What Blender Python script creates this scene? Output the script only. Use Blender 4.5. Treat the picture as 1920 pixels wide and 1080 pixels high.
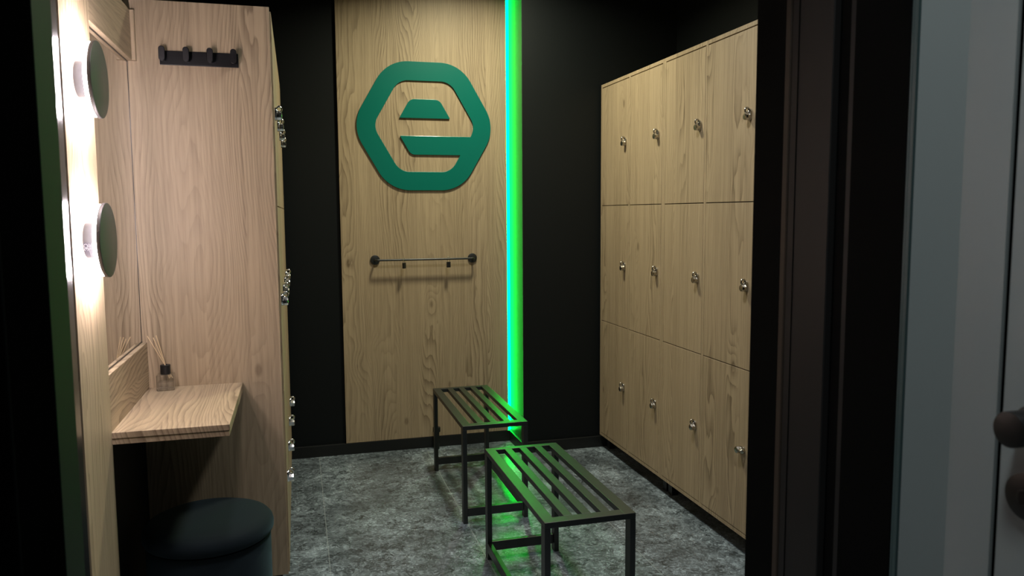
import bpy, bmesh, math, random
from mathutils import Vector, Matrix
R = math.radians
for o in list(bpy.data.objects):
    bpy.data.objects.remove(o, do_unlink=True)
SC = bpy.context.scene
COL = SC.collection

# ------------------------------------------------------------------ camera
EYE = 1.45
def make_camera():
    yaw, pitch, roll = 0.2686, 0.0962, -0.0061
    f = Vector((math.sin(yaw)*math.cos(pitch), math.cos(yaw)*math.cos(pitch), -math.sin(pitch)))
    r = Vector((math.cos(yaw), -math.sin(yaw), 0))
    u = r.cross(f)
    c, s = math.cos(roll), math.sin(roll)
    r2 = c*r + s*u
    u2 = -s*r + c*u
    cd = bpy.data.cameras.new('camera')
    cd.sensor_width = 36.0
    cd.lens = 1462.86*36/1920
    cd.clip_start = 0.02
    cd.dof.use_dof = True
    cd.dof.focus_distance = 3.3
    cd.dof.aperture_fstop = 6.5
    co = bpy.data.objects.new('camera', cd)
    COL.objects.link(co)
    m = Matrix((r2, u2, -f)).transposed().to_4x4()
    m.translation = Vector((0, 0, EYE))
    co.matrix_world = m
    SC.camera = co
make_camera()

# ------------------------------------------------------------------ world, lights, exposure
SC.view_settings.view_transform = 'Standard'
SC.view_settings.look = 'None'
SC.view_settings.gamma = 1
SC.view_settings.use_curve_mapping = False
SC.view_settings.exposure = 0.0
SC.cycles.transparent_max_bounces = 24
w = bpy.data.worlds.new('world')
w.use_nodes = True
w.node_tree.nodes['Background'].inputs['Color'].default_value = (0.85, 0.95, 1.0, 1)
w.node_tree.nodes['Background'].inputs['Strength'].default_value = 0.006
SC.world = w

def area(name, loc, size, power, color, spread=180, rot=(0, 0, 0), shape='DISK'):
    l = bpy.data.lights.new(name, 'AREA')
    l.shape = shape
    l.size = size
    l.energy = power
    l.color = color
    l.spread = R(spread)
    o = bpy.data.objects.new(name, l)
    o.location = loc
    o.rotation_euler = rot
    COL.objects.link(o)
    return o
area('overhead_light', (1.00, 3.90, 2.96), 0.24, 27, (1.0, 0.96, 0.70), 150)
area('overhead_light', (0.85, 2.45, 2.96), 0.24, 15, (0.95, 0.97, 0.97), 135)
area('overhead_light', (-0.05, 1.75, 2.96), 0.20, 4, (1.0, 0.88, 0.90), 80)  # added fill that brightens the end panel, not a known fitting
area('corridor_light', (0.25, 0.42, 2.7), 0.25, 7.0, (0.92, 1.0, 1.0), 120)

# ------------------------------------------------------------------ material helpers
def setin(b, **kw):
    for k, v in kw.items():
        b.inputs[k.replace('_', ' ')].default_value = v
def mat(name, color, rough=0.5, metal=0.0, spec=0.5, **kw):
    m = bpy.data.materials.new(name)
    m.use_nodes = True
    b = m.node_tree.nodes['Principled BSDF']
    b.inputs['Base Color'].default_value = (*color, 1)
    b.inputs['Roughness'].default_value = rough
    b.inputs['Metallic'].default_value = metal
    b.inputs['Specular IOR Level'].default_value = spec
    for k, v in kw.items():
        b.inputs[k.replace('_', ' ')].default_value = v
    return m
def emit(name, color, strength):
    m = bpy.data.materials.new(name)
    m.use_nodes = True
    nt = m.node_tree
    nt.nodes.clear()
    e = nt.nodes.new('ShaderNodeEmission')
    e.inputs[0].default_value = (*color, 1)
    e.inputs[1].default_value = strength
    o = nt.nodes.new('ShaderNodeOutputMaterial')
    nt.links.new(e.outputs[0], o.inputs[0])
    return m
class NT:
    def __init__(s, nt): s.nt = nt
    def n(s, t, **kw):
        x = s.nt.nodes.new(t)
        for k, v in kw.items(): setattr(x, k, v)
        return x
    def link(s, a, b): s.nt.links.new(a, b)
    def put(s, sock, v):
        if isinstance(v, (int, float)): sock.default_value = v
        elif isinstance(v, (tuple, list)): sock.default_value = v
        else: s.link(v, sock)
    def m(s, op, a, b=None, c=None, clamp=False):
        x = s.n('ShaderNodeMath', operation=op); x.use_clamp = clamp
        s.put(x.inputs[0], a)
        if b is not None: s.put(x.inputs[1], b)
        if c is not None: s.put(x.inputs[2], c)
        return x.outputs[0]
    def vec(s, x, y, z=0.0):
        v = s.n('ShaderNodeCombineXYZ')
        for i, q in enumerate((x, y, z)): s.put(v.inputs[i], q)
        return v.outputs[0]
    def noise(s, v, scale=1.0, detail=2.0, rough=0.5, dist=0.0):
        x = s.n('ShaderNodeTexNoise')
        s.link(v, x.inputs['Vector'])
        x.inputs['Scale'].default_value = scale
        x.inputs['Detail'].default_value = detail
        x.inputs['Roughness'].default_value = rough
        x.inputs['Distortion'].default_value = dist
        return x.outputs['Fac']
    def smooth(s, v, a, b, lo=0.0, hi=1.0):
        x = s.n('ShaderNodeMapRange', interpolation_type='SMOOTHSTEP')
        s.put(x.inputs[0], v)
        x.inputs[1].default_value = a; x.inputs[2].default_value = b
        x.inputs[3].default_value = lo; x.inputs[4].default_value = hi
        return x.outputs[0]
    def mix(s, f, a, b):
        x = s.n('ShaderNodeMix', data_type='RGBA')
        s.put(x.inputs[0], f)
        s.put(x.inputs[6], a if not isinstance(a, tuple) else (*a, 1))
        s.put(x.inputs[7], b if not isinstance(b, tuple) else (*b, 1))
        return x.outputs[2]

def wood(name, across, along, seed, light=(0.47, 0.365, 0.235), dark=(0.17, 0.122, 0.073), scale=1.0, rough=0.5):
    """oak decor: cathedral grain as contour lines of a stretched noise, fine pores, board tones and knots"""
    mm = bpy.data.materials.new(name)
    mm.use_nodes = True
    t = NT(mm.node_tree)
    b = mm.node_tree.nodes['Principled BSDF']
    g = t.n('ShaderNodeNewGeometry')
    sp = t.n('ShaderNodeSeparateXYZ'); t.link(g.outputs['Position'], sp.inputs[0])
    ax = dict(X=0, Y=1, Z=2)
    third = ({'X', 'Y', 'Z'} - {across, along}).pop()
    u0 = t.m('ADD', t.m('MULTIPLY', sp.outputs[ax[across]], scale), seed*1.37)
    u = t.m('ADD', u0, t.m('MULTIPLY', sp.outputs[ax[third]], 0.3))
    v = t.m('ADD', t.m('MULTIPLY', sp.outputs[ax[along]], scale), seed*3.1)
    # board strips
    cell = t.m('FLOOR', t.m('DIVIDE', u, 0.145))
    wn = t.n('ShaderNodeTexWhiteNoise', noise_dimensions='1D'); t.put(wn.inputs['W'], t.m('ADD', cell, seed*0.37))
    tone = wn.outputs['Value']
    vv = t.m('ADD', v, t.m('MULTIPLY', tone, 2.3))
    # knots
    vor = t.n('ShaderNodeTexVoronoi', feature='F1'); vor.inputs['Scale'].default_value = 1.0
    vor.inputs['Randomness'].default_value = 1.0
    t.link(t.vec(t.m('MULTIPLY', u, 4.4), t.m('MULTIPLY', v, 2.3), seed), vor.inputs['Vector'])
    kd = vor.outputs['Distance']
    knot = t.smooth(kd, 0.028, 0.075, 1.0, 0.0)
    bulge = t.smooth(kd, 0.0, 0.33, 1.0, 0.0)
    # cathedral contours
    n1 = t.noise(t.vec(t.m('MULTIPLY', u, 5.2), t.m('MULTIPLY', vv, 0.95), seed), 1.0, 1.0, 0.4)
    n2 = t.noise(t.vec(t.m('MULTIPLY', u, 26), t.m('MULTIPLY', vv, 5.5), seed+4), 1.0, 2.0, 0.5)
    ring = t.m('ADD', t.m('MULTIPLY', n1, 20.0), t.m('MULTIPLY', u, 60.0))
    ring = t.m('ADD', ring, t.m('MULTIPLY', n2, 1.1))
    ring = t.m('ADD', ring, t.m('MULTIPLY', bulge, 2.2))
    fr = t.m('FRACT', ring)
    band = t.m('POWER', fr, 2.6)
    band = t.m('MULTIPLY', band, t.smooth(fr, 0.93, 1.0, 1.0, 0.0))
    # where the figure is strong / faint
    patch = t.noise(t.vec(t.m('MULTIPLY', u, 4.0), t.m('MULTIPLY', vv, 0.6), seed+9), 1.0, 1.0)
    patch = t.smooth(patch, 0.38, 0.60, 0.3, 1.0)
    band = t.m('MULTIPLY', band, patch)
    # fibres
    f1 = t.noise(t.vec(t.m('MULTIPLY', u, 420), t.m('MULTIPLY', v, 9), seed), 1.0, 2.0, 0.6)
    f1 = t.smooth(f1, 0.46, 0.75)
    f2 = t.noise(t.vec(t.m('MULTIPLY', u, 95), t.m('MULTIPLY', v, 1.6), seed+2), 1.0, 3.0, 0.6)
    f2 = t.smooth(f2, 0.3, 0.72)
    k = t.m('ADD', t.m('MULTIPLY', band, 0.74), t.m('MULTIPLY', f1, 0.20))
    k = t.m('ADD', k, t.m('MULTIPLY', f2, 0.32))
    k = t.m('ADD', k, t.m('MULTIPLY', tone, 0.17))
    k = t.m('SUBTRACT', k, 0.13)
    k = t.m('ADD', k, t.m('MULTIPLY', knot, 0.5), clamp=True)
    c = t.mix(k, light, dark)
    t.link(c, b.inputs['Base Color'])
    b.inputs['Roughness'].default_value = rough
    b.inputs['Specular IOR Level'].default_value = 0.35
    bp = t.n('ShaderNodeBump'); bp.inputs['Strength'].default_value = 0.12; bp.inputs['Distance'].default_value = 0.0008
    t.link(t.m('SUBTRACT', 1.0, k), bp.inputs['Height'])
    t.link(bp.outputs[0], b.inputs['Normal'])
    return mm

def stone_floor():
    mm = bpy.data.materials.new('stone_floor')
    mm.use_nodes = True
    t = NT(mm.node_tree)
    b = mm.node_tree.nodes['Principled BSDF']
    g = t.n('ShaderNodeNewGeometry')
    sp = t.n('ShaderNodeSeparateXYZ'); t.link(g.outputs['Position'], sp.inputs[0])
    x, y = sp.outputs[0], sp.outputs[1]
    p0 = t.vec(x, y, 0)
    wob = t.n('ShaderNodeTexNoise'); t.link(p0, wob.inputs['Vector']); wob.inputs['Scale'].default_value = 22; wob.inputs['Detail'].default_value = 3
    add = t.n('ShaderNodeVectorMath', operation='MULTIPLY_ADD')
    t.link(wob.outputs['Color'], add.inputs[0]); add.inputs[1].default_value = (0.055, 0.055, 0); t.link(p0, add.inputs[2])
    p = add.outputs[0]
    def vor(scale, feat='F1'):
        q = t.n('ShaderNodeTexVoronoi', feature=feat); q.inputs['Scale'].default_value = scale; t.link(p, q.inputs['Vector']); return q
    v1 = vor(17); v2 = vor(46); v3 = vor(120)
    def val(q):
        s = t.n('ShaderNodeSeparateColor'); t.link(q.outputs['Color'], s.inputs[0]); return s.outputs[0]
    a, bb, cc = val(v1), val(v2), val(v3)
    cloud = t.noise(p0, 3.2, 3.0, 0.55)
    fine = t.noise(p, 75, 4.0, 0.7)
    k = t.m('ADD', t.m('MULTIPLY', a, 0.20), t.m('MULTIPLY', t.m('POWER', bb, 2.0), 0.24))
    k = t.m('ADD', k, t.m('MULTIPLY', t.m('POWER', cc, 3.0), 0.22))
    k = t.m('ADD', k, t.m('MULTIPLY', t.smooth(fine, 0.50, 0.68), 0.50))
    vein = t.noise(p, 30, 5.0, 0.65, 0.6)
    vein = t.smooth(t.m('ABSOLUTE', t.m('SUBTRACT', vein, 0.5)), 0.0, 0.022, 1.0, 0.0)
    vein = t.m('MULTIPLY', vein, t.smooth(t.noise(p0, 14, 2.0), 0.45, 0.65))
    k = t.m('ADD', k, t.m('MULTIPLY', vein, 0.5))
    k = t.m('MULTIPLY', k, t.smooth(cloud, 0.32, 0.68, 0.45, 1.2))
    col = t.mix(k, (0.026, 0.031, 0.034), (0.46, 0.56, 0.63))
    # tile joints running away from the doorway
    fx = t.m('FRACT', t.m('DIVIDE', t.m('SUBTRACT', x, 0.0905), 0.641))
    d = t.m('MULTIPLY', t.m('MINIMUM', fx, t.m('SUBTRACT', 1.0, fx)), 0.641)
    j = t.smooth(d, 0.0012, 0.0024, 0.6, 0.0)
    col = t.mix(j, col, (0.33, 0.37, 0.38))
    t.link(col, b.inputs['Base Color'])
    t.put(b.inputs['Roughness'], t.smooth(k, 0.0, 0.8, 0.30, 0.46))
    b.inputs['Specular IOR Level'].default_value = 0.5
    bp = t.n('ShaderNodeBump'); bp.inputs['Strength'].default_value = 0.12; bp.inputs['Distance'].default_value = 0.001
    t.link(k, bp.inputs['Height']); t.link(bp.outputs[0], b.inputs['Normal'])
    return mm

def felt(name, color, scale=900):
    mm = mat(name, color, 0.85, 0, 0.25)
    b = mm.node_tree.nodes['Principled BSDF']
    b.inputs['Sheen Weight'].default_value = 0.2
    b.inputs['Sheen Roughness'].default_value = 0.45
    b.inputs['Sheen Tint'].default_value = (0.30, 0.52, 0.62, 1)
    t = NT(mm.node_tree)
    g = t.n('ShaderNodeNewGeometry')
    n = t.noise(g.outputs['Position'], scale, 2, 0.6)
    bp = t.n('ShaderNodeBump'); bp.inputs['Strength'].default_value = 0.4; bp.inputs['Distance'].default_value = 0.0015
    t.link(n, bp.inputs['Height']); t.link(bp.outputs[0], b.inputs['Normal'])
    return mm
def paint(name, color, rough, spec=0.5, bump=0.05, scale=160):
    mm = mat(name, color, rough, 0, spec)
    t = NT(mm.node_tree)
    b = mm.node_tree.nodes['Principled BSDF']
    g = t.n('ShaderNodeNewGeometry')
    n = t.noise(g.outputs['Position'], scale, 3, 0.6)
    bp = t.n('ShaderNodeBump'); bp.inputs['Strength'].default_value = bump; bp.inputs['Distance'].default_value = 0.001
    t.link(n, bp.inputs['Height']); t.link(bp.outputs[0], b.inputs['Normal'])
    return mm

def clear(name, tint, ior):
    mm = bpy.data.materials.new(name)
    mm.use_nodes = True
    t = NT(mm.node_tree)
    mm.node_tree.nodes.clear()
    tr = t.n('ShaderNodeBsdfTransparent'); tr.inputs[0].default_value = (*tint, 1)
    gl = t.n('ShaderNodeBsdfGlossy'); gl.inputs['Roughness'].default_value = 0.03
    lw = t.n('ShaderNodeLayerWeight'); lw.inputs[0].default_value = 0.5
    fac = t.m('MULTIPLY_ADD', t.m('POWER', lw.outputs['Facing'], 3.0), 1.6*(ior-0.8), 0.09)
    mx = t.n('ShaderNodeMixShader'); out = t.n('ShaderNodeOutputMaterial')
    t.link(fac, mx.inputs[0]); t.link(tr.outputs[0], mx.inputs[1]); t.link(gl.outputs[0], mx.inputs[2])
    t.link(mx.outputs[0], out.inputs[0])
    return mm
M = {}
M['oak_back'] = wood('oak_back', 'X', 'Z', 1.0)
M['oak_end'] = wood('oak_end', 'X', 'Z', 5.3)
M['oak_side'] = wood('oak_side', 'Y', 'Z', 8.1)
M['oak_header'] = wood('oak_header', 'Z', 'Y', 2.2)
M['oak_shelf'] = wood('oak_shelf', 'X', 'Y', 3.6)
M['floor'] = stone_floor()
M['black_wall'] = paint('black_wall', (0.0036, 0.0056, 0.0064), 0.6, 0.25)
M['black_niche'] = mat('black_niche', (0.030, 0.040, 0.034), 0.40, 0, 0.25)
M['black_board'] = mat('black_board', (0.008, 0.009, 0.009), 0.45)
M['ceiling'] = mat('ceiling_black', (0.012, 0.012, 0.012), 0.8)
M['metal_black'] = paint('metal_black', (0.009, 0.0112, 0.0105), 0.41, 0.85, 0.04, 500)
M['plastic_black'] = mat('plastic_black', (0.008, 0.009, 0.010), 0.42)
M['satin_black'] = mat('satin_black', (0.003, 0.0038, 0.005), 0.4, 0, 0.3)
M['frame_black'] = mat('frame_black', (0.0016, 0.0020, 0.0020), 0.7, 0, 0.05)
M['frame_matt'] = mat('frame_matt', (0.0012, 0.0012, 0.0012), 0.9, 0, 0.0)
M['frame_grey'] = mat('frame_grey', (0.0165, 0.0160, 0.0160), 0.5, 0, 0.2)
M['frame_brown'] = mat('frame_brown', (0.045, 0.034, 0.026), 0.5, 0, 0.2)
M['frame_led_tint'] = mat('frame_led_tint', (0.006, 0.012, 0.008), 0.55, 0, 0.15)  # green LED cast on the jamb mixed into its base colour
M['frame_teal'] = mat('frame_teal', (0.05, 0.085, 0.088), 0.45, 0, 0.3)
M['gloss_black'] = mat('gloss_black', (0.012, 0.013, 0.015), 0.26, 0, 0.6)
M['grey_door'] = paint('grey_door', (0.26, 0.29, 0.29), 0.5, 0.4, 0.05, 300)
M['handle'] = mat('handle_black', (0.008, 0.0075, 0.007), 0.45, 0.2)
M['chrome'] = mat('chrome', (0.78, 0.77, 0.74), 0.18, 1.0)
M['nickel'] = mat('nickel', (0.50, 0.47, 0.42), 0.24, 1.0)
M['mirror'] = mat('mirror_glass', (0.80, 0.80, 0.78), 0.015, 1.0)
M['mirror_edge'] = mat('mirror_edge', (0.01, 0.011, 0.011), 0.3)
M['emblem'] = mat('green_acrylic', (0.001, 0.160, 0.122), 0.30, 0, 0.6, Coat_Weight=0.5, Coat_Roughness=0.1)
M['disc'] = mat('lamp_disc', (0.062, 0.060, 0.062), 0.45, 0.0, 0.5)
M['lamp_base'] = mat('lamp_base', (0.009, 0.0088, 0.0090), 0.7, 0, 0.15)
M['lamp_glow'] = emit('lamp_glow', (1.0, 0.865, 0.93), 400)
M['label'] = mat('label_ink', (0.026, 0.025, 0.027), 0.6)
M['label_dark'] = mat('label_dark', (0.0050, 0.0047, 0.0066), 0.7, 0, 0.15)
M['led'] = emit('led_green', (0.0, 1.0, 0.055), 38)
M['felt'] = felt('pouf_felt', (0.0028, 0.0080, 0.0115))
M['glass'] = clear('clear_glass', (0.975, 0.98, 0.98), 1.5)
M['liquid'] = clear('clear_liquid', (0.985, 0.985, 0.975), 1.25)
M['reed'] = mat('reed', (0.72, 0.55, 0.33), 0.7)

# ------------------------------------------------------------------ mesh builder
class MB:
    def __init__(s):
        s.bm = bmesh.new()
        s.mi = 0
    def _add(s, bm2):
        me = bpy.data.meshes.new('tmp')
        for f in bm2.faces: f.material_index = s.mi
        bm2.to_mesh(me); bm2.free()
        s.bm.from_mesh(me)
        bpy.data.meshes.remove(me)
    def box(s, x0, x1, y0, y1, z0, z1, bev=0.0, seg=2, M4=None):
        b = bmesh.new()
        bmesh.ops.create_cube(b, size=1)
        for v in b.verts:
            v.co = Vector(((x0+x1)/2 + v.co.x*(x1-x0), (y0+y1)/2 + v.co.y*(y1-y0), (z0+z1)/2 + v.co.z*(z1-z0)))
        if bev > 0:
            bmesh.ops.bevel(b, geom=list(b.edges), offset=bev, segments=seg, affect='EDGES', profile=0.5)
        if M4: bmesh.ops.transform(b, matrix=M4, verts=b.verts)
        s._add(b); return s
    def lathe(s, prof, seg=48, M4=None):
        """prof: (radius, height) pairs, closed on the axis where radius is 0; axis Z"""
        b = bmesh.new()
        rings = []
        for r_, h in prof:
            if r_ < 1e-7: rings.append([b.verts.new((0, 0, h))])
            else: rings.append([b.verts.new((r_*math.cos(2*math.pi*i/seg), r_*math.sin(2*math.pi*i/seg), h)) for i in range(seg)])
        for A, B in zip(rings, rings[1:]):
            for i in range(seg):
                j = (i+1) % seg
                if len(A) == 1 and len(B) == 1: continue
                if len(A) == 1: b.faces.new((A[0], B[j], B[i]))
                elif len(B) == 1: b.faces.new((A[i], A[j], B[0]))
                else: b.faces.new((A[i], A[j], B[j], B[i]))
        bmesh.ops.recalc_face_normals(b, faces=b.faces)
        if M4: bmesh.ops.transform(b, matrix=M4, verts=b.verts)
        s._add(b); return s
    def cyl(s, p, q, r_, seg=20, bev=0.0):
        p, q = Vector(p), Vector(q)
        L = (q-p).length
        M4 = Matrix.Translation(p) @ (q-p).to_track_quat('Z', 'Y').to_matrix().to_4x4()
        if bev > 0:
            prof = [(0, 0), (r_-bev, 0), (r_-bev*0.3, bev*0.3), (r_, bev), (r_, L-bev), (r_-bev*0.3, L-bev*0.3), (r_-bev, L), (0, L)]
        else:
            prof = [(0, 0), (r_, 0), (r_, L), (0, L)]
        return s.lathe(prof, seg, M4)
    def tube(s, pts, r_, seg=12, closed=False):
        b = bmesh.new()
        P = [Vector(p) for p in pts]
        n = len(P)
        rings = []
        up = None
        for i in range(n):
            if closed: d = P[(i+1) % n]-P[i-1]
            else: d = P[min(i+1, n-1)]-P[max(i-1, 0)]
            d.normalize()
            if up is None:
                up = Vector((0, 0, 1)) if abs(d.z) < 0.9 else Vector((1, 0, 0))
            a = d.cross(up).normalized()
            up = a.cross(d).normalized()
            rings.append([b.verts.new(P[i] + a*r_*math.cos(2*math.pi*k/seg) + up*r_*math.sin(2*math.pi*k/seg)) for k in range(seg)])
        for i in range(n if closed else n-1):
            A, B = rings[i], rings[(i+1) % n]
            for k in range(seg):
                b.faces.new((A[k], A[(k+1) % seg], B[(k+1) % seg], B[k]))
        if not closed:
            b.faces.new(rings[0][::-1]); b.faces.new(rings[-1])
        bmesh.ops.recalc_face_normals(b, faces=b.faces)
        s._add(b); return s
    def prism(s, outline, depth, M4, holes=(), bev=0.0):
        """2-D outline in local XY, extruded along local +Z by depth; holes are outlines too"""
        b = bmesh.new()
        def loop(pts):
            vs = [b.verts.new((x, y, 0)) for x, y in pts]
            return vs, [b.edges.new((vs[i], vs[(i+1) % len(vs)])) for i in range(len(vs))]
        es = []
        for pts in (outline, *holes):
            es += loop(pts)[1]
        bmesh.ops.triangle_fill(b, edges=es, use_beauty=True, use_dissolve=False)
        # keep only faces inside the outline and outside the holes
        def inside(p, poly):
            c = False
            for i in range(len(poly)):
                (x1, y1), (x2, y2) = poly[i], poly[i-1]
                if (y1 > p.y) != (y2 > p.y) and p.x < (x2-x1)*(p.y-y1)/(y2-y1)+x1: c = not c
            return c
        kill = [f for f in b.faces if not inside(f.calc_center_median(), outline) or any(inside(f.calc_center_median(), h) for h in holes)]
        if kill: bmesh.ops.delete(b, geom=kill, context='FACES_ONLY')
        bmesh.ops.recalc_face_normals(b, faces=b.faces)
        ff = list(b.faces)
        if ff and ff[0].normal.z > 0:
            bmesh.ops.reverse_faces(b, faces=ff)
        ex = bmesh.ops.extrude_face_region(b, geom=ff)
        top = [v for v in ex['geom'] if isinstance(v, bmesh.types.BMVert)]
        for v in top: v.co.z += depth
        bmesh.ops.recalc_face_normals(b, faces=b.faces)
        if bev > 0:
            te = [e for e in b.edges if len(e.link_faces) == 2 and all(abs(v.co.z-depth) < 1e-6 for v in e.verts) and abs(e.link_faces[0].normal.z-e.link_faces[1].normal.z) > 0.5]
            bmesh.ops.bevel(b, geom=te, offset=bev, segments=2, affect='EDGES', profile=0.5)
        bmesh.ops.transform(b, matrix=M4, verts=b.verts)
        s._add(b); return s
    def build(s, name, mats, parent=None, smooth=False):
        me = bpy.data.meshes.new(name)
        bm = s.bm
        org = wloc(parent) if parent else None
        if org is None:
            lo = Vector((1e9,)*3); hi = -lo
            for v in bm.verts:
                for i in range(3):
                    lo[i] = min(lo[i], v.co[i]); hi[i] = max(hi[i], v.co[i])
            org = Vector(((lo.x+hi.x)/2, (lo.y+hi.y)/2, lo.z))
            loc = org
        else:
            loc = Vector((0, 0, 0))
        for v in bm.verts: v.co -= org
        bm.to_mesh(me); bm.free()
        if not isinstance(mats, (list, tuple)): mats = [mats]
        for m_ in mats: me.materials.append(m_)
        o = bpy.data.objects.new(name, me)
        o.location = loc
        COL.objects.link(o)
        if parent: o.parent = parent
        if smooth:
            for p in me.polygons: p.use_smooth = True
            me.set_sharp_from_angle(angle=R(38))
        return o
def wloc(o):
    v = Vector((0, 0, 0))
    while o is not None:
        v = v + o.location
        o = o.parent
    return v
def tag(o, label=None, cat=None, group=None, kind=None):
    if label: o['label'] = label
    if cat: o['category'] = cat
    if group: o['group'] = group
    if kind: o['kind'] = kind
    return o
def thing(name, loc, label, cat, group=None):
    o = bpy.data.objects.new(name, None)
    o.empty_display_size = 0.1
    o.location = loc
    COL.objects.link(o)
    return tag(o, label, cat, group)
def struct(name, mb, m, label, cat='room', parent=None, smooth=False):
    o = mb.build(name, m, parent, smooth)
    return tag(o, label, cat, kind='structure')
def axes(o, x, y, z):
    m = Matrix((Vector(x), Vector(y), Vector(z))).transposed().to_4x4()
    m.translation = Vector(o)
    return m
def stadium(wid, hei, n=10):
    r_ = wid/2
    pts = []
    for i in range(n+1):
        a = math.pi*i/n; pts.append((r_*math.cos(a), hei/2-r_+r_*math.sin(a)))
    for i in range(n+1):
        a = math.pi+math.pi*i/n; pts.append((r_*math.cos(a), -hei/2+r_+r_*math.sin(a)))
    return pts
def rounded(poly, rad, n=10):
    """fillet each corner of a polygon; rad is one number or one per corner"""
    out = []
    N = len(poly)
    for i in range(N):
        p0, p1, p2 = Vector(poly[i-1]), Vector(poly[i]), Vector(poly[(i+1) % N])
        r_ = rad[i] if isinstance(rad, (list, tuple)) else rad
        if r_ <= 0: out.append((p1.x, p1.y)); continue
        a, b = (p0-p1).normalized(), (p2-p1).normalized()
        th = a.angle(b)
        tl = r_/math.tan(th/2)
        c = p1 + (a+b).normalized()*(r_/math.sin(th/2))
        s0, s1 = p1+a*tl-c, p1+b*tl-c
        a0 = math.atan2(s0.y, s0.x); a1 = math.atan2(s1.y, s1.x)
        d = (a1-a0+math.pi) % (2*math.pi)-math.pi
        for k in range(n+1):
            q = a0+d*k/n
            out.append((c.x+r_*math.cos(q), c.y+r_*math.sin(q)))
    return out

# ------------------------------------------------------------------ the room
TOP = 3.0
struct('floor', MB().box(-1.2, 2.6, -1.0, 5.0, -0.06, 0.0), M['floor'], 'dark grey stone-look tiled floor with pale flecks', 'floor')
struct('ceiling', MB().box(-1.2, 2.6, -1.0, 5.0, TOP, TOP+0.06), M['ceiling'], 'black ceiling above the frame', 'ceiling')
struct('wall_left', MB().box(-0.64, -0.54, 1.31, 4.72, 0, TOP), M['black_wall'], 'black side wall behind the mirror and left lockers', 'wall')
struct('wall_back', MB().box(-0.64, 1.2870, 4.7201, 4.86, 0, TOP), M['black_wall'], 'black back wall left of the tall oak panel', 'wall')
struct('wall_back_right', MB().box(1.2875, 2.42, 4.43, 4.86, 0, TOP), M['black_wall'], 'black back wall standing forward right of the green light', 'wall')
struct('wall_alcove', MB().box(1.286, 1.2874, 4.4301, 4.72, 0, TOP), M['black_niche'], 'narrow return wall glowing green beside the light strip', 'wall')
struct('wall_right', MB().box(2.27, 2.42, 1.31, 4.43, 0, TOP), M['black_wall'], 'black side wall above the right lockers', 'wall')
wf = MB().box(-0.64, -0.37, 1.03, 1.31, 0, TOP).box(0.87, 2.42, 1.03, 1.31, 0, TOP).box(-0.37, 0.87, 1.03, 1.31, 2.02, TOP)
struct('wall_front', wf, M['frame_black'], 'black wall around the doorway', 'wall')
# baseboards
struct('baseboard_back', MB().box(-0.54, 1.286, 4.700, 4.72, 0, 0.068, 0.002), M['black_board'], 'black baseboard below the oak panel', 'baseboard')
struct('baseboard_alcove', MB().box(1.272, 1.286, 4.418, 4.700, 0, 0.068, 0.002), M['black_board'], 'short black baseboard of the green-lit return', 'baseboard')
struct('baseboard_back_right', MB().box(1.2725, 2.27, 4.416, 4.43, 0, 0.068, 0.002), M['black_board'], 'black baseboard of the right back wall', 'baseboard')

# door frame: right jamb, pieces from the room towards the corridor
def jamb(name, x, y0, y1, m, label, t=0.05, z1=2.2, bev=0.0015):
    b = MB().box(min(x, x+t), max(x, x+t), y0, y1, 0, z1, bev, 1)
    return struct(name, b, m, label, 'door frame')
jamb('trim_1', 0.840, 1.227, 1.319, M['frame_black'], 'black inner band of the right door jamb')
jamb('trim_2', 0.838, 1.211, 1.226, M['frame_brown'], 'thin brown line on the right door jamb')
jamb('trim_3', 0.8405, 1.100, 1.210, M['frame_grey'], 'dark grey band of the right door jamb')
struct('trim_4', MB().box(0.8395, 0.8425, 1.189, 1.191, 0, 2.2), M['frame_black'], 'fine groove line on the dark grey jamb band', 'door frame')
jamb('trim_5', 0.851, 1.065, 1.099, M['frame_black'], 'black recess of the right door jamb')
jamb('trim_6', 0.843, 1.051, 1.064, M['frame_grey'], 'narrow grey stripe on the right door jamb')
jamb('trim_7', 0.840, 0.9335, 1.050, M['frame_black'], 'wide black band of the right door jamb')
# left jamb
jamb('trim_8', -0.335, 1.030, 1.214, M['frame_matt'], 'black band of the left door jamb', -0.035)
jamb('trim_9', -0.333, 1.0335, 1.037, M['frame_black'], 'fine line on the left door jamb', -0.02)
jamb('trim_10', -0.335, 1.2145, 1.309, M['frame_led_tint'], 'dark edge of the left door jamb with green light tinted in', -0.035)
struct('trim_11', MB().box(-0.54, -0.519, 1.311, 2.070, 0, TOP, 0.001, 1), M['gloss_black'], 'glossy black strip beside the oak lamp strip', 'trim')

# grey door frame and door in the corridor wall
struct('trim_12', MB().box(0.840, 0.86, 0.929, 0.9325, 0, 2.3).box(0.838, 0.86, 0.9195, 0.926, 0, 2.3), M['frame_teal'], 'thin glassy edge between black jamb and grey frame', 'door frame')
fr = MB()
prof = [(0.842, 0.919), (0.8395, 0.916), (0.9150, 0.835), (0.8395, 0.833), (0.8395, 0.7635), (0.93, 0.7635), (0.93, 0.919)]  # deep slant shaped to darken this band, standing in for a shadow
fr.prism(prof, 2.3, Matrix.Identity(4))
struct('trim_13', fr, M['grey_door'], 'grey frame of the corridor door', 'door frame')
struct('wall_corridor', MB().box(0.935, 1.05, -1.0, 1.03, 0, TOP), M['frame_black'], 'dark corridor wall behind the grey door', 'wall')
door = struct('door_1', MB().box(0.842, 0.872, -0.15, 0.7575, 0.005, 2.28, 0.002, 2), M['grey_door'], 'grey corridor door at the right edge', 'door')
struct('gap_shade_strip', MB().box(0.8445, 0.934, 0.7578, 0.7632, 0, 2.3), M['frame_matt'], 'black filler for the shade in the gap between the grey door and its frame', 'door frame')  # black strip set in the gap in place of its shade
KY, KZ = 0.708, 1.193
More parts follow.
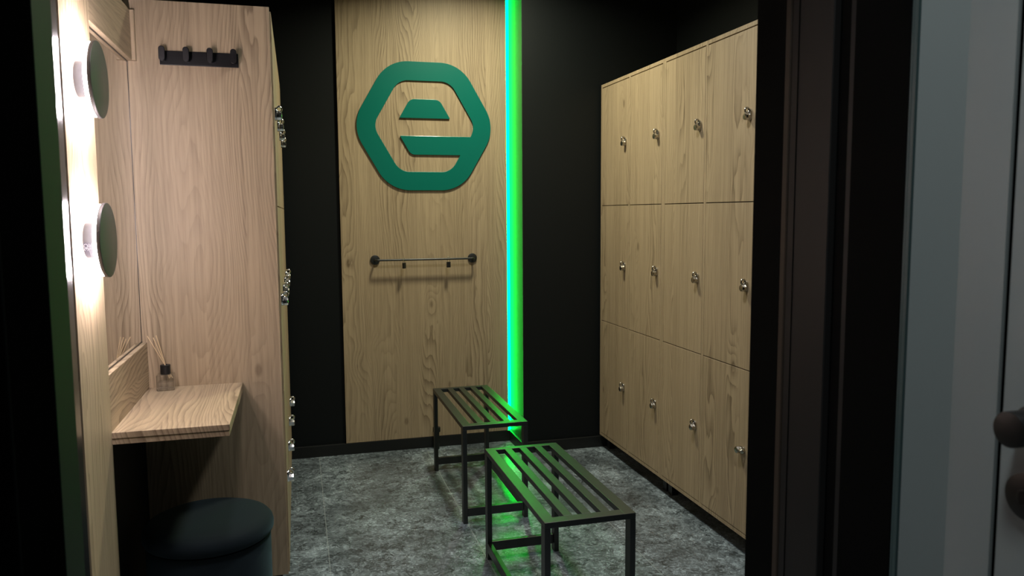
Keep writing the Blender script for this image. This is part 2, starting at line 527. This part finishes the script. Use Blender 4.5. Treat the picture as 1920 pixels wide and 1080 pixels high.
kb = MB().cyl((0.842, KY, KZ), (0.832, KY, KZ), 0.026, 36, 0.002).cyl((0.832, KY, KZ), (0.797, KY, KZ), 0.0215, 40, 0.0015)
tag(kb.build('door_handle', M['handle'], door, True), 'round black knob handle')
es = MB().cyl((0.842, 0.712, 1.106), (0.833, 0.712, 1.106), 0.029, 40, 0.002)
es.cyl((0.833, 0.712, 1.106), (0.828, 0.712, 1.106), 0.009, 24, 0.001)
es = es.build('keyhole_rosette', M['handle'], door, True)
ks = MB().prism(stadium(0.008, 0.017), 0.0012, axes((0.8285, 0.712, 1.106), (0, -1, 0), (0, 0, 1), (-1, 0, 0)))
ks.build('keyhole', M['frame_grey'], es)

# ------------------------------------------------------------------ oak panel, light strip, emblem, bar
PX0, PX1, PY = 0.251, 1.2635, 4.700
pnl = MB().box(PX0, PX1, PY, PY+0.0195, 0.070, 2.98, 0.0008, 1).build('wall_panel', M['oak_back'])
tag(pnl, 'tall light oak panel on the black back wall behind the green emblem', 'wall panel')
ls = thing('led_strip', (1.275, 4.70, 0.07), 'vertical glowing cyan green LED strip on the right edge of the oak panel', 'light strip')
MB().box(1.2638, 1.2855, 4.7192, 4.7199, 0.070, 2.98).build('channel', M['black_board'], ls)
MB().prism([(1.2642, 4.7006), (1.2648, 4.7006), (1.2850, 4.7145), (1.2850, 4.7190), (1.2642, 4.7190)], 2.9, axes((0, 0, 0.0705), (1, 0, 0), (0, 1, 0), (0, 0, 1))).build('diffuser', M['led'], ls)

EX, EZ, EY = 0.7595, 1.964, PY
em = thing('wall_emblem', (EX, EY, EZ), 'green acrylic hexagon emblem shaped like a letter e on the oak panel', 'sign')
def hexa(inr):
    c = inr/math.cos(R(30))
    return [(c*math.cos(R(60*k)), c*math.sin(R(60*k))) for k in range(6)]
# local x = world X, local y = world Z, extrude towards the room (-Y)
EM4 = axes((EX, EY-0.0005, EZ), (1, 0, 0), (0, 0, 1), (0, -1, 0))
outer = rounded(hexa(0.3775), 0.215, 16)
inner = rounded(hexa(0.2670), 0.100, 14)
bt, bb = -0.0555, -0.1665          # bar top and bottom
bx = -0.1515                       # bar tip (upper left)
def cross(poly, h):
    """largest x where the polygon meets the height h"""
    xs = []
    for i in range(len(poly)):
        (x1, y1), (x2, y2) = poly[i-1], poly[i]
        if (y1 > h) != (y2 > h): xs.append(x1+(h-y1)*(x2-x1)/(y2-y1))
    return max(xs)
# inner opening: walk from the bar's upper right end anticlockwise to its lower right end, then round the bar's tip
xt, xb_ = cross(inner, bt), cross(inner, bb)
N = len(inner)
# order the inner outline by angle starting at the bar top right
def ang(p, h=0): return math.atan2(p[1], p[0]) % (2*math.pi)
a_t = math.atan2(bt, xt) % (2*math.pi)
a_b = math.atan2(bb, xb_) % (2*math.pi)
ordered = sorted(inner, key=ang)
seg = [p for p in ordered if ang(p) > a_t+1e-4] + [p for p in ordered if ang(p) < a_b-1e-4]
seg = [p for p in seg]
tipdx = (bt-bb)/math.tan(R(60))
tip = rounded([(xb_, bb), (bx+tipdx, bb), (bx, bt), (xt, bt)], [0, 0.045, 0.004, 0], 10)
opening = [(xt, bt)] + seg + [(xb_, bb)]
opening = opening + tip[1:-1]
def keep(pts):
    out = []
    for p in pts:
        if not out or (Vector(p)-Vector(out[-1])).length > 1e-4: out.append(p)
    if (Vector(out[0])-Vector(out[-1])).length < 1e-4: out.pop()
    return out
ring = MB().prism(outer, 0.010, EM4, [keep(opening)], 0.0012)
ring.build('outer_ring', M['emblem'], em)
cw = 0.1525
ct, cb = 0.1605, 0.0485
cx = cw-(ct-cb)/math.tan(R(60))
cap = rounded([(-cw, cb), (cw, cb), (cx, ct), (-cx, ct)], [0.003, 0.003, 0.052, 0.052], 10)
MB().prism(cap, 0.010, EM4, (), 0.0012).build('inner_bar', M['emblem'], em)

BZ, BY = 1.1745, PY-0.052
hb = thing('hanging_bar', (0.74, PY, BZ), 'slim black metal bar fixed across the oak panel below the emblem', 'rail')
x0, x1 = 0.447, 1.040
pts = []
for k in range(7):
    a = math.pi/2*k/6
    pts.append((x0+0.014-0.014*math.cos(a), BY+0.014-0.014*math.sin(a), BZ))
pts = [(x0, PY-0.006, BZ)] + pts
pts2 = []
for k in range(7):
    a = math.pi/2*k/6
    pts2.append((x1-0.014+0.014*math.sin(a), BY+0.014-0.014*math.cos(a), BZ))
pts = pts + pts2 + [(x1, PY-0.006, BZ)]
MB().tube(pts, 0.0062, 14).build('bar', M['metal_black'], hb, True)
for x in (x0, x1):
    MB().cyl((x, PY-0.0003, BZ), (x, PY-0.0085, BZ), 0.0285, 40, 0.002).build('flange', M['metal_black'], hb, True)

def padlock(x, rot, label):
    z = BZ+0.0062+0.0022
    o = thing('padlock', (x, BY, BZ-0.052), label, 'padlock', 'padlocks on the bar')
    Rz = Matrix.Translation((x, BY, 0)) @ Matrix.Rotation(rot, 4, 'Z') @ Matrix.Translation((-x, -BY, 0))
    b = MB().box(x-0.0115, x+0.0115, BY-0.0065, BY+0.0065, BZ-0.052, BZ-0.0175, 0.002, 2, Rz)
    b.build('lock_body', M['plastic_black'], o)
    r_ = 0.0066
    pp = [(x-r_, BY, BZ-0.019)]
    for k in range(13):
        a = math.pi-math.pi*k/12
        pp.append((x+r_*math.cos(a), BY, z-r_+0.002+r_*math.sin(a)))
    pp.append((x+r_, BY, BZ-0.019))
    pp = [Rz @ Vector(p) for p in pp]
    MB().tube(pp, 0.0018, 10).build('shackle', M['chrome'], o, True)
padlock(0.613, R(50), 'small black padlock turned sideways, left one on the wall bar')
padlock(0.882, R(8), 'small black padlock facing forward, right one on the wall bar')

# ------------------------------------------------------------------ lockers
def lock_mesh(x, y, z, f, tilt=0.0):
    """cam lock with an eyelet; f = +1 door faces +X, -1 door faces -X"""
    T = Matrix.Translation((x, y, z)) @ Matrix.Rotation(tilt, 4, 'X') @ Matrix.Scale(1.18, 4) @ Matrix.Translation((-x, -y, -z))
    b = MB()
    A = axes((x+f*0.0003, y, z-0.002), (0, f, 0), (0, 0, 1), (f, 0, 0))
    b.prism(stadium(0.026, 0.040), 0.006, T @ A, (), 0.0015)
    # barrel: eight-sided, bevelled at its front
    L0, L1 = 0.0055, 0.022
    oc = [(0.0125*math.cos(R(22.5+45*k)), 0.0125*math.sin(R(22.5+45*k))) for k in range(8)]
    A2 = axes((x+f*L0, y, z-0.009), (0, f, 0), (0, 0, 1), (f, 0, 0))
    b.prism(oc, L1-L0, T @ A2, (), 0.003)
    # eyelet ring standing out of the plate, hole along Y
    pts = []
    for k in range(20):
        a = 2*math.pi*k/20
        pts.append(T @ Vector((x+f*(0.0125+0.0078*math.cos(a)), y, z+0.0125+0.0085*math.sin(a))))
    b.tube(pts, 0.0042, 10, True)
    return b
def cabinet(xf, y0, y1, z0, z1, f, depth, rows, locks, label, group, turned=()):
    """xf front plane, f = facing (+1 / -1 in X); rows = z limits of the doors, locks = lock heights"""
    yc = (y0+y1)/2
    back = xf - f*depth
    o = thing('locker_cabinet', ((xf+back)/2, yc, 0), label, 'lockers', group)
    def bx(mb, a, b, *r):
        mb.box(min(a, b), max(a, b), *r)
    T = 0.017
    c = MB()
    bx(c, xf, back, y0, y0+T, z0, z1)
    bx(c, xf, back, y1-T, y1, z0, z1)
    bx(c, xf, back, yc-T/2, yc+T/2, z0+T, z1-T)
    bx(c, xf, back, y0+T, y1-T, z1-T, z1)
    bx(c, xf, back, y0+T, y1-T, z0, z0+T)
    bx(c, back, back+f*0.006, y0+T, y1-T, z0+T, z1-T)
    c.build('carcass', M['oak_side'], o)
    for ft in ((0.045, y0+0.03), (0.045, y1-0.03), (depth-0.06, y0+0.03), (depth-0.06, y1-0.03)):
        m = MB()
        bx(m, xf-f*(ft[0]+0.035), xf-f*ft[0], ft[1]-0.02, ft[1]+0.02, 0, z0-0.0005)
        m.build('foot', M['plastic_black'], o)
    edges = [(y0+T, yc-T/2), (yc+T/2, y1-T)]
    for ci, (a, b) in enumerate(edges):
        for ri in range(3):
            za = rows[ri]+0.002 if ri else z0+T+0.003
            zb = rows[ri+1]-0.002 if ri < 2 else z1-T-0.0055
            d = MB()
            bx(d, xf+f*0.001, xf-f*0.017, a+0.0012, b-0.0035, za, zb, 0.0008, 1)
            d = d.build('door', M['oak_side'], o)
            tl = R(82) if (ci, ri) in turned else 0.0
            lock_mesh(xf+f*0.001, a+0.044, locks[ri], f, tl).build('lock', M['nickel'] if f < 0 else M['chrome'], d, True)
    return o
rz = (0.0845, 0.798, 1.488, 2.198)
lz = (0.459, 1.148, 1.838)
cabinet(1.769, 3.5765, 4.4035, 0.0845, 2.198, -1, 0.49, rz, lz, 'far oak locker cabinet of six doors on the right, beside the black back wall', 'right row of oak lockers')
cabinet(1.769, 2.7490, 3.5755, 0.0845, 2.198, -1, 0.49, rz, lz, 'near oak locker cabinet of six doors on the right, cut off by the black doorway', 'right row of oak lockers', ((0, 0),))
k = 0.985
lrz = (0.097, 0.795, 1.478, 2.172)
llz = (0.454, 1.134, 1.818)
cabinet(-0.064, 2.974, 3.792, 0.097, 2.165, 1, 0.46, lrz, llz, 'near oak locker cabinet seen edge-on directly behind the oak end panel', 'left row of oak lockers')
cabinet(-0.064, 3.793, 4.611, 0.097, 2.165, 1, 0.46, lrz, llz, 'far oak locker cabinet seen edge-on beside the left black back wall', 'left row of oak lockers')
ep = MB().box(-0.539, -0.069, 2.953, 2.9725, 0.097, 2.176, 0.0007, 1).build('end_panel', M['oak_end'])
tag(ep, 'large upright oak end panel carrying the black hook rail', 'panel')
for x in (-0.50, -0.11):
    MB().box(x-0.02, x+0.02, 2.9545, 2.971, 0.0, 0.0965).build('foot', M['plastic_black'], ep)

# ------------------------------------------------------------------ vanity
XV = -0.517
va = thing('vanity_unit', (-0.45, 2.6, 0), 'oak vanity with lamp strip, header board and wall-hung shelf around the mirror', 'vanity')
MB().box(-0.5395, XV, 2.078, 2.366, 0.0, 2.6, 0.0008, 1).build('lamp_strip_board', M['oak_side'], va)
MB().box(-0.5395, XV, 2.3665, 2.952, 1.970, 2.136, 0.0008, 1).build('header_board', M['oak_header'], va)
MB().box(XV+0.0003, XV+0.013, 2.934, 2.9522, 1.970, 2.136, 0.0006, 1).build('header_block', M['oak_end'], va)
MB().box(-0.5395, XV, 2.3665, 2.952, 0.8425, 1.005, 0.0008, 1).build('backsplash', M['oak_header'], va)
MB().box(XV-0.02, -0.205, 2.362, 2.952, 0.8245, 0.842, 0.0007, 1).build('shelf_board', M['oak_shelf'], va)
MB().box(XV-0.02, -0.2065, 2.3635, 2.952, 0.8070, 0.8240, 0.0007, 1).build('shelf_underlay', M['oak_shelf'], va)
mi = thing('mirror', (-0.537, 2.66, 1.007), 'frameless mirror in the oak vanity beside the round lamps', 'mirror')
MB().box(-0.5395, -0.5345, 2.367, 2.9505, 1.0085, 1.9665).build('mirror_glass', M['mirror'], mi)
ed = MB()
ed.box(-0.5395, -0.5335, 2.9506, 2.9526, 1.0055, 1.9695).box(-0.5395, -0.5325, 2.367, 2.9505, 1.0055, 1.0083).box(-0.5395, -0.5325, 2.367, 2.9505, 1.9668, 1.9695)
tag(ed.build('mirror_edge', M['mirror_edge'], mi), 'thin black edge gap')

LX = XV
def lamp(z, label, marked):
    yc = 2.215
    o = thing('wall_lamp', (LX, yc, z), label, 'wall lamp', 'round wall lamps on the oak strip')
    base = MB().cyl((LX, yc, z), (LX+0.030, yc, z), 0.045, 56, 0.001).build('lamp_base', M['lamp_base'], o, True)
    MB().cyl((LX+0.0302, yc, z), (LX+0.0335, yc, z), 0.043, 56).build('neck', M['lamp_base'], o, True)
    lr = [(0.0885, 0.0), (0.0922, 0.0), (0.0922, 0.0078), (0.0885, 0.0078), (0.0885, 0.0)]
    MB().lathe(lr, 64, axes((LX+0.0337, yc, z), (0, 1, 0), (0, 0, 1), (1, 0, 0))).build('light_ring', M['lamp_glow'], o, True)
    MB().cyl((LX+0.0417, yc, z), (LX+0.0515, yc, z), 0.0955, 80, 0.0015).build('lamp_disc', M['disc'], o, True)
    if marked:
        # sticker curved round the base: CE sign and small print lines
        def arc(name, h0, h1, a0, a1, lift, m):
            b = bmesh.new()
            n = max(3, int((a1-a0)/3))
            rr = 0.045+lift
            rows = []
            for i in range(n+1):
                a = R(a0+(a1-a0)*i/n)
                rows.append([b.verts.new((LX+h, yc-rr*math.cos(a), z+rr*math.sin(a))) for h in (h0, h1)])
            for i in range(n): b.faces.new((rows[i][0], rows[i][1], rows[i+1][1], rows[i+1][0]))
            bmesh.ops.recalc_face_normals(b, faces=b.faces)
            return b
        st = MB(); st._add(arc('s', 0.0015, 0.0285, -66, -6, 0.0002, None))
        st = st.build('rating_sticker', M['label_dark'], base)
        pr = MB()
        for h0, w_ in ((0.0135, 0.0013), (0.0165, 0.0013), (0.0195, 0.0013), (0.0225, 0.0013), (0.0252, 0.0016)):
            a = -64
            random.seed(int(h0*1e5))
            while a < -12:
                e = a+random.uniform(3, 9)
                pr._add(arc('p', h0, h0+w_, a, min(e, -9), 0.0005, None))
                a = e+1.6
        # CE: two open rounds, reading along the rim
        def letter(a_mid, bar):
            rr = 0.0455
            pts = []
            for i in range(15):
                q = R(40+280*i/14)
                da = math.degrees(0.0045*math.cos(q)/0.045)
                a = R(a_mid-da)
                h = 0.0068+0.0044*math.sin(q)
                pts.append((LX+h, yc-rr*math.cos(a), z+rr*math.sin(a)))
            pr.tube(pts, 0.0006, 6)
            if bar:
                pts = []
                for s_ in (-1, -0.5, 0.0):
                    a = R(a_mid-math.degrees(0.0045*s_*0.95/0.045))
                    pts.append((LX+0.0068, yc-rr*math.cos(a), z+rr*math.sin(a)))
                pr.tube(pts, 0.0006, 6)
        letter(-16, False); letter(-28, True)
        pr.build('print', M['label'], st)
    return o
lamp(1.790, 'upper round wall lamp with a plain grey base on the oak strip', False)
lamp(1.386, 'lower round wall lamp with a rating sticker printed on its base', True)

# hook rail
hk = thing('hook_rail', (-0.304, 2.953, 1.985), 'black rail of four coat hooks on the oak end panel', 'hook rail')
MB().box(-0.432, -0.177, 2.946, 2.9528, 1.961, 2.009, 0.0018, 2).build('rail_plate', M['satin_black'], hk)
for i in range(4):
    x = -0.4205+0.0765*i
    h = MB()
    A = axes((x, 2.921, 1.9945), (1, 0, 0), (0, -0.06, 0.998), (0, -0.998, -0.06))
    h.prism(stadium(0.0205, 0.050), 0.005, A, (), 0.0015)
    h.box(x-0.007, x+0.007, 2.920, 2.9465, 1.974, 1.988, 0.002, 2)
    h.build('hook', M['satin_black'], hk)

# reed diffuser
bxc, byc, bz = -0.4555, 2.908, 0.8425
rd = thing('reed_diffuser', (bxc, byc, bz), 'clear glass reed diffuser with black cap on the oak shelf', 'reed diffuser')
RT = Matrix.Translation((bxc, byc, 0)) @ Matrix.Rotation(R(4), 4, 'Z') @ Matrix.Translation((-bxc, -byc, 0))
g = MB().box(bxc-0.029, bxc+0.029, byc-0.029, byc+0.029, bz, bz+0.055, 0.004, 3, RT)
bt_ = g.build('glass_bottle', M['glass'], rd, True)
MB().box(bxc-0.0245, bxc+0.0245, byc-0.0245, byc+0.0245, bz+0.006, bz+0.029, 0, 1, RT).build('liquid', M['liquid'], bt_)
cp = MB().lathe([(0, 0), (0.0158, 0), (0.0168, 0.001), (0.0168, 0.031), (0.0158, 0.032), (0.008, 0.032), (0.008, 0.026), (0, 0.026)], 40, Matrix.Translation((bxc, byc, bz+0.0552)))
cp.build('cap', M['plastic_black'], rd, True)
for (tx, ty, tz) in ((-0.0525, -0.002, 0.191), (-0.0275, 0.014, 0.188), (-0.023, -0.008, 0.193), (-0.036, 0.010, 0.183)):
    d = Vector((tx, ty, tz-0.087))
    base = Vector((bxc, byc, bz+0.087))
    low = base - d*0.46
    low = Vector((min(low.x, bxc+0.022), min(max(low.y, byc-0.022), byc+0.022), max(low.z, bz+0.010)))
    MB().cyl(low, base+d, 0.00145, 10).build('reed', M['reed'], rd, True)

# pouf
pc = (-0.3065, 2.655)
pf = thing('pouf_stool', (*pc, 0), 'round dark felt pouf stool under the oak shelf', 'stool')
bd = [(0, 0.004), (0.180, 0.004), (0.190, 0.010), (0.193, 0.03), (0.193, 0.385), (0.190, 0.398), (0.182, 0.402), (0, 0.402)]
MB().lathe(bd, 72, Matrix.Translation((*pc, 0))).build('pouf_body', M['felt'], pf, True)
ld = [(0, 0.4022), (0.186, 0.4022), (0.197, 0.406), (0.2025, 0.416), (0.2035, 0.430), (0.200, 0.444), (0.190, 0.456), (0.168, 0.465), (0.12, 0.471), (0.06, 0.4735), (0, 0.474)]
MB().lathe(ld, 72, Matrix.Translation((*pc, 0))).build('pouf_lid', M['felt'], pf, True)

# ------------------------------------------------------------------ benches
def bench(xa, ya, side, label):
    """xa left edge, ya near end; side -1: long foot rail on the left, +1 on the right"""
    W, L, H = 0.314, 0.822, 0.468
    o = thing('slatted_bench', (xa+W/2, ya+L/2, 0), label, 'bench', 'black slatted metal benches')
    T = 0.020
    bev = 0.0016
    f = MB()
    f.box(xa, xa+0.040, ya, ya+L, H-T, H, bev).box(xa+W-0.040, xa+W, ya, ya+L, H-T, H, bev)
    f.box(xa+0.0385, xa+W-0.0385, ya, ya+0.042, H-T, H, bev).box(xa+0.0385, xa+W-0.0385, ya+L-0.030, ya+L, H-T, H, bev)
    f.build('top_frame', M['metal_black'], o)
    for sx in (0.078, 0.142, 0.208):
        MB().box(xa+sx, xa+sx+0.031, ya+0.0425, ya+L-0.0305, H-T, H-0.0002, bev).build('slat', M['metal_black'], o)
    for x in (xa, xa+W-0.020):
        for y in (ya, ya+L-0.040):
            MB().box(x, x+0.020, y, y+0.040, 0, H-T-0.0003, 0.0014).build('leg', M['metal_black'], o)
    for y in (ya+0.006, ya+L-0.026):
        MB().box(xa+0.0205, xa+W-0.0205, y, y+0.020, 0.032, 0.072, bev).build('foot_rail', M['metal_black'], o)
    x = xa if side < 0 else xa+W-0.020
    MB().box(x, x+0.020, ya+0.0405, ya+L-0.0405, 0.032, 0.072, bev).build('foot_rail', M['metal_black'], o)
bench(0.713, 3.463, 1, 'far black slatted metal bench standing before the green light strip')
bench(0.731, 2.281, -1, 'near black slatted metal bench in the foreground of the tiled floor')

# small post on the floor behind the far bench
po = thing('floor_post', (0.795, 4.660, 0), 'short black post with a wider cap behind the far bench leg', 'post')
MB().cyl((0.795, 4.660, 0.0), (0.795, 4.660, 0.108), 0.0165, 24, 0.001).build('stem', M['plastic_black'], po, True)
MB().cyl((0.795, 4.660, 0.1085), (0.795, 4.660, 0.138), 0.0235, 28, 0.003).build('cap', M['plastic_black'], po, True)
